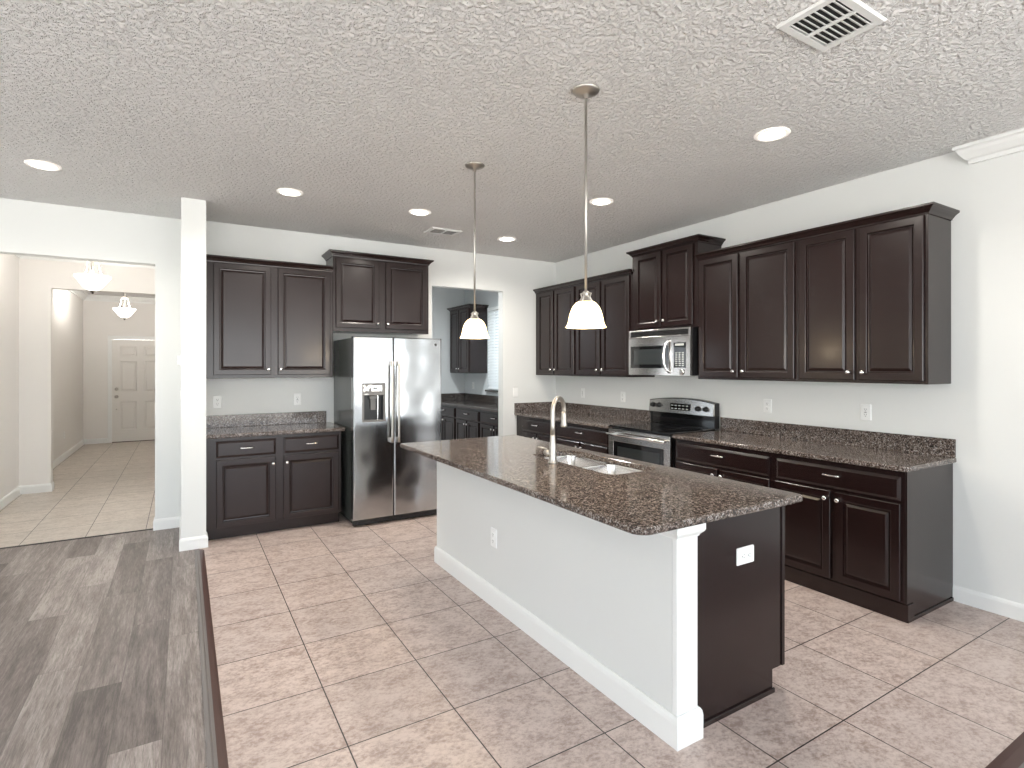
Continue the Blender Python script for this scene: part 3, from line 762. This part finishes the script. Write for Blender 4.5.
pm = MB(); bowed(pm, DWR+.003, MWW, .004, DZ, 0, .034); pnl = pm.build('control_panel', STEEL, mw)
gp = MB(); bowed(gp, DWR+.010, MWW-.045, .075, DZ-.055, -.002, .02); gp.build('keypad', BLACKG, pnl)
for r in range(7):
    for c in range(3):
        x = DWR+.03+c*.036; MB().box(x, bowf(x)-.004, .090+r*.019, x+.020, bowf(x)-.001, .099+r*.019).build('key', KEYS, pnl)
x = DWR+.025; MB().box(x, bowf(x)-.004, DZ-.082, x+.10, bowf(x)-.001, DZ-.064).build('display', KEYS, pnl)
MB().lathe([(.028, -.004), (.026, -.007), (.001, -.007)], 20, (DWR+.10, bowf(DWR+.10), .038), 'Y').build('dial_plate', STEEL, pnl)

# ------------------------------------------------------------------ pendants and ceiling lights
def make_pendant(label, x, y):
    t = thing('pendant_lamp', label, 'pendant lamp', (x, y, 1.68), 0, 'pendants above the island')
    mb = MB(); mb.lathe([(.068, H-1.68), (.068, H-1.684), (.062, H-1.692), (.03, H-1.702), (.012, H-1.706), (.012, H-1.72), (.001, H-1.72)], 28); mb.build('canopy', NICKEL, t)
    mb = MB(); mb.lathe([(.0065, .178), (.0065, H-1.70)], 10); mb.build('rod', NICKEL, t)
    mb = MB(); mb.lathe([(.010, .192), (.016, .186), (.018, .176), (.012, .168), (.020, .160), (.034, .142), (.040, .136), (.040, .132)], 20)
    for k in range(4):
        a = k*PI/2+.4; c, s = math.cos(a), math.sin(a)
        mb.tube([(c*.014, s*.014, .182), (c*.028, s*.028, .178), (c*.022, s*.022, .160), (c*.036, s*.036, .136)], [.004, .005, .004, .004], 6)
    mb.build('fitter', NICKEL, t)
    prof = [(.037, .138), (.050, .131), (.065, .113), (.076, .090), (.083, .064), (.087, .042), (.092, .025), (.101, .010)]
    pr2 = prof+[(r-.004, z+.001) for r, z in reversed(prof)]
    mb = MB(); mb.lathe(pr2, 36, cap0=False, cap1=False); mb.build('shade', SHADE, t)
    mb = MB(); mb.lathe([(.014, .125), (.016, .10), (.029, .075), (.033, .052), (.026, .030), (.010, .020), (.001, .019)], 16); mb.build('bulb', BULB, t)
    d = bpy.data.lights.new('pendant_light', 'POINT'); d.energy = PEND_W; d.color = (1, .80, .55); d.shadow_soft_size = .06
    o = bpy.data.objects.new('pendant_light', d); COL.objects.link(o); o.parent = t; o.location = (0, 0, -.03)
    return t
make_pendant('bell-shaded pendant lamp over the sink end of the island, nearer its dark end panel', 1.712, 2.13)
make_pendant('bell-shaded pendant lamp over the far end of the island, toward the refrigerator', 1.70, 3.315)

CANS = [(-.82, 4.83, 'recessed ceiling light over the grey wood floor near the hall opening'),
        (.717, 4.575, 'recessed ceiling light in front of the tall cabinet left of the refrigerator'),
        (1.80, 4.575, 'recessed ceiling light in front of the refrigerator'),
        (2.977, 5.05, 'recessed ceiling light near the pantry opening and room corner'),
        (2.977, 3.50, 'recessed ceiling light in front of the range'),
        (2.977, 1.965, 'recessed ceiling light nearest the large slatted vent')]
def make_can(x, y, label):
    t = thing('ceiling_light', label, 'ceiling light', (x, y, H), 0, 'recessed ceiling lights')
    MB().lathe([(.098, 0), (.098, -.004), (.090, -.009), (.074, -.009), (.070, -.004), (.070, 0)], 32, cap0=False, cap1=False).build('trim_ring', CANR, t)
    MB().lathe([(.0735, -.003), (.060, -.010), (.035, -.014), (.001, -.015)], 28, cap0=True, cap1=False).build('lens', CANE, t)
    d = bpy.data.lights.new('can_light', 'SPOT'); d.energy = CAN_W*4; d.color = (1, .93, .84); d.spot_size = math.radians(165); d.spot_blend = .8; d.shadow_soft_size = .06
    o = bpy.data.objects.new('can_light', d); COL.objects.link(o); o.parent = t; o.location = (0, 0, -.09)
    return t
for c in CANS: make_can(*c)

def make_bowl_light(label, x, y, watts):
    t = thing('bowl_light', label, 'ceiling light', (x, y, 2.27), 0, 'bowl lights in the hall')
    MB().lathe([(.07, H-2.27), (.07, H-2.278), (.05, H-2.292), (.012, H-2.30), (.001, H-2.30)], 24).build('canopy', NICKEL, t)
    MB().lathe([(.009, .02), (.009, H-2.29)], 10).build('stem', NICKEL, t)
    MB().lathe([(.012, .385), (.045, .375), (.050, .355), (.035, .342), (.012, .338)], 20).build('collar', NICKEL, t)
    for k in range(3):
        a = 2*PI*k/3+.5; c, s = math.cos(a), math.sin(a)
        MB().tube([(c*.035, s*.035, .36), (c*.06, s*.06, .33), (c*.065, s*.065, .26), (c*.09, s*.09, .19), (c*.12, s*.12, .165)], .006, 8).build('arm', NICKEL, t)
    prof = [(.012, .022), (.045, .030), (.085, .062), (.115, .105), (.138, .138), (.158, .166), (.162, .174)]
    MB().lathe(prof+[(r-.006 if r > .02 else .012, z+.006) for r, z in reversed(prof)], 36, cap0=False, cap1=False).build('bowl', BOWL, t)
    MB().lathe([(.001, -.012), (.010, -.006), (.008, .004), (.022, .012), (.028, .020), (.012, .026)], 18).build('finial', BRONZE, t)
    d = bpy.data.lights.new('bowl_lamp', 'POINT'); d.energy = watts; d.color = (1, .95, .88); d.shadow_soft_size = .08
    o = bpy.data.objects.new('bowl_lamp', d); COL.objects.link(o); o.parent = t; o.location = (0, 0, .21)
    return t
make_bowl_light('white glass bowl light nearer the wide hall opening, looking the larger', -.82, 7.2, HALL_W)
make_bowl_light('white glass bowl light deeper in the hall before the front door', -.835, 11.0, HALL_W*2.3)

# ceiling vents
def make_vent(label, x0, y0, x1, y1, n=8):
    w, d = x1-x0, y1-y0
    t = thing('ceiling_vent', label, 'vent', (x0, y0, H), 0)
    mb = MB(); b = .034
    L = [[(i, i, z), (w-i, i, z), (w-i, d-i, z), (i, d-i, z)] for i, z in ((0, 0), (0, -.004), (.006, -.010), (b, -.010), (b, -.002))]
    mb.loops(L, False, False); mb.box(w/2-.006, b, -.013, w/2+.006, d-b, -.003); mb.build('frame', TRIM, t)
    MB().box(b, b, -.0015, w-b, d-b, -.0005).build('backing', VENTB, t)
    for k in range(n):
        y = b+(d-2*b)*(k+.5)/n; s_ = (d-2*b)/n
        for a0, a1 in ((b, w/2-.006), (w/2+.006, w-b)):
            m2 = MB(); p = [(y+s_*.42, -.003), (y-s_*.16, -.0125), (y-s_*.26, -.0115), (y+s_*.30, -.002)]
            m2.loops([[(a0, q[0], q[1]) for q in p], [(a1, q[0], q[1]) for q in p]]); m2.build('slat', TRIM, t)
    return t
def added_pantry_light():  # added lamp, hidden above the opening, to brighten the pantry
    t = thing('ceiling_light', 'added unseen ceiling light brightening the pantry', 'ceiling light', (3.0, 7.0, H), 0, 'recessed ceiling lights')
    MB().lathe([(.098, 0), (.098, -.004), (.090, -.009), (.074, -.009), (.070, -.004), (.070, 0)], 32, cap0=False, cap1=False).build('trim_ring', CANR, t)
    MB().lathe([(.0735, -.003), (.060, -.010), (.035, -.014), (.001, -.015)], 28, cap0=True, cap1=False).build('lens', CANE, t)
    d = bpy.data.lights.new('can_light', 'SPOT'); d.energy = 85; d.color = (.94, .98, 1); d.spot_size = math.radians(170); d.spot_blend = .8; d.shadow_soft_size = .08
    o = bpy.data.objects.new('can_light', d); COL.objects.link(o); o.parent = t; o.location = (0, 0, -.09)
added_pantry_light()
make_vent('large white slatted ceiling vent near the top edge of the view', 2.045, 1.078, 2.378, 1.335)
make_vent('small distant white ceiling vent in front of the pantry opening', 2.10, 4.99, 2.42, 5.21, 5)

# ------------------------------------------------------------------ outlets, switches, thermostat
def plate(kind, label, loc, rz, roll=False, group='outlets and switches'):
    t = thing('wall_outlet' if kind != 'switch' else 'light_switch', label, 'outlet' if kind != 'switch' else 'switch', loc, rz, group)
    sx, sz = (.118, .076) if roll else (.074, .118)
    L = []
    for i, y in ((0, 0), (0, -.002), (.004, -.006)):
        L.append([(p[0], y, p[1]) for p in rrect(-sx/2, -sz/2, sx/2, sz/2, .006, i, 3)])
    MB().loops(L, True, True).build('plate', WHITEP, t)
    def R2(u, v): return (v, u) if roll else (u, v)
    if kind == 'duplex':
        for s in (-1, 1):
            cu, cv = R2(0, s*.0205)
            m2 = MB(); m2.loops([[(cu+p[0], y, cv+p[1]) for p in rrect(-.0165, -.0145, .0165, .0145, .008, i, 4)] for i, y in ((0, -.006), (.001, -.0085))], False, True)
            f = m2.build('receptacle', WHITEP, t); k = MB()
            for du in (-.0065, .0065):
                a, b = R2(du, s*.0205+.003); w, h = R2(.0012, .0045); k.box(a-w, -.0088, b-h, a+w, -.0084, b+h)
            a, b = R2(0, s*.0205-.008); k.box(a-.0025, -.0088, b-.0025, a+.0025, -.0084, b+.0025); k.build('slots', SLOT, f)
    elif kind == 'decora':
        m2 = MB().box(-.0165, -.0085, -.0335, .0165, -.005, .0335, .0015); f = m2.build('receptacle', WHITEP, t); k = MB()
        for s in (-1, 1):
            for du in (-.0065, .0065): k.box(du-.0012, -.0088, s*.019-.001, du+.0012, -.0084, s*.019+.008)
            k.box(-.0025, -.0088, s*.019-.011, .0025, -.0084, s*.019-.006)
        k.box(-.008, -.0092, -.002, .008, -.0084, .002); k.build('slots', SLOT, f)
    else:
        m2 = MB(); m2.loops([[(-.0165, -.005, -.0335), (.0165, -.005, -.0335), (.0165, -.005, .0335), (-.0165, -.005, .0335)],
                             [(-.0155, -.0075, -.0325), (.0155, -.0075, -.0325), (.0155, -.0105, .0325), (-.0155, -.0105, .0325)]]); m2.build('rocker', WHITEP, t)
    return t
plate('decora', 'white outlet on the range wall nearest the bare end of the counter', (XR, 2.053, 1.165), RZ)
plate('duplex', 'white outlet on the range wall, a short way right of the range', (XR, 2.826, 1.162), RZ)
plate('duplex', 'white outlet on the range wall, a short way left of the range', (XR, 4.595, 1.153), RZ)
plate('decora', 'white outlet on the range wall closest to the room corner', (XR, 5.31, 1.166), RZ)
plate('switch', 'white rocker switch beside the pantry opening above the corner counter', (3.60, YB, 1.170), 0)
plate('duplex', 'white outlet over the small counter, next to the white stub wall', (.275, YB, 1.158), 0)
plate('decora', 'white outlet over the small counter, closer to the refrigerator', (.992, YB, 1.161), 0)
plate('duplex', 'sideways white outlet on the dark end panel of the island', (2.120, 1.528, .665), 0, True)
plate('duplex', 'white outlet low on the white island half wall', (1.66, 2.972, .427), RZ)
plate('duplex', 'small outlet low on the side wall of the far hall', (-1.65, 11.24, .39), PI/2)
plate('duplex', 'faint outlet above the dark pantry counter', (XR-.008, 8.27, 1.17), RZ)
plate('switch', 'white switch plate on the side of the stub wall, below the thermostat', (-.018, 5.45, 1.255), RZ)
th = thing('thermostat', 'small white thermostat on the side of the stub wall', 'thermostat', (-.018, 5.45, 1.55), RZ)
MB().box(-.05, -.012, -.045, .05, 0, .045, .004).build('back_plate', WHITEP, th)
MB().box(-.046, -.028, -.041, .046, -.012, .041, .005).build('case', WHITEP, th)
MB().box(-.022, -.0285, -.005, .022, -.0278, .022).build('screen', GREYP, th)

# ------------------------------------------------------------------ pantry
for ya, yb, lab in ((8.592, 7.672, 'far dark pantry base cabinet running into the pantry corner'),
                    (7.670, 6.872, 'middle dark pantry base cabinet with one drawer over two doors'),
                    (6.870, 6.010, 'dark pantry base cabinet under the window, nearest the opening')):
    f = rx(ya); w = ya-yb; m_ = w/2
    D = [(.03, .705, w-.03, .848)]; K = [(.03, .115, m_-.014, .688), (m_+.014, .115, w-.03, .688)]
    base(lab, (XF, ya, 0), RZ, w, XR-.008-XF, D, K, 'pantry base cabinets', [(m_, .793)], [(K[0][2]-.025, .64), (K[1][0]+.025, .64)])
counter('dark green-grey granite countertop in the pantry', [(3.575, 6.006, XR-.009, 8.598, .004)], [(XR-.030, 6.006, XR-.009, 8.598), (3.577, 8.577, XR-.031, 8.598)], GRAND)
f = rx(8.53)
upper('dark pantry wall cabinet beside the window blind', (3.905, 8.53, 0), RZ, 8.53-7.766, XR-.008-3.905, UZ0, UZ1, [(.03, .365), (.395, .735)], (True, True), [(.335, 1.457), (.425, 1.457)])
bl = thing('window_blind', 'white horizontal slat blind in the pantry window', 'blind', (XR-.006, PW[1]-.02, PW[2]), RZ)
BW = PW[1]-PW[0]-.04; BH = PW[3]-PW[2]
MB().box(0, -.03, BH-.055, BW, .03, BH-.005, .004).build('headrail', BLIND, bl)
MB().box(0, -.025, .012, BW, .025, .03, .004).build('bottom_rail', BLIND, bl)
sl = MB(); n = 27
for k in range(n):
    z = .052+(BH-.12)*k/(n-1); a = .95; c_, s_ = math.cos(a)*.025, math.sin(a)*.025
    sl.loops([[(x, -c_, z-s_), (x, c_, z+s_), (x, c_, z+s_+.003), (x, -c_, z-s_+.003)] for x in (0, BW)])
sl.build('slats', BLIND, bl)
cd = MB()
for x in (.12, BW-.12): cd.tube([(x, -.027, .02), (x, -.027, BH-.03)], .0015, 6)
cd.build('cords', BLIND, bl)
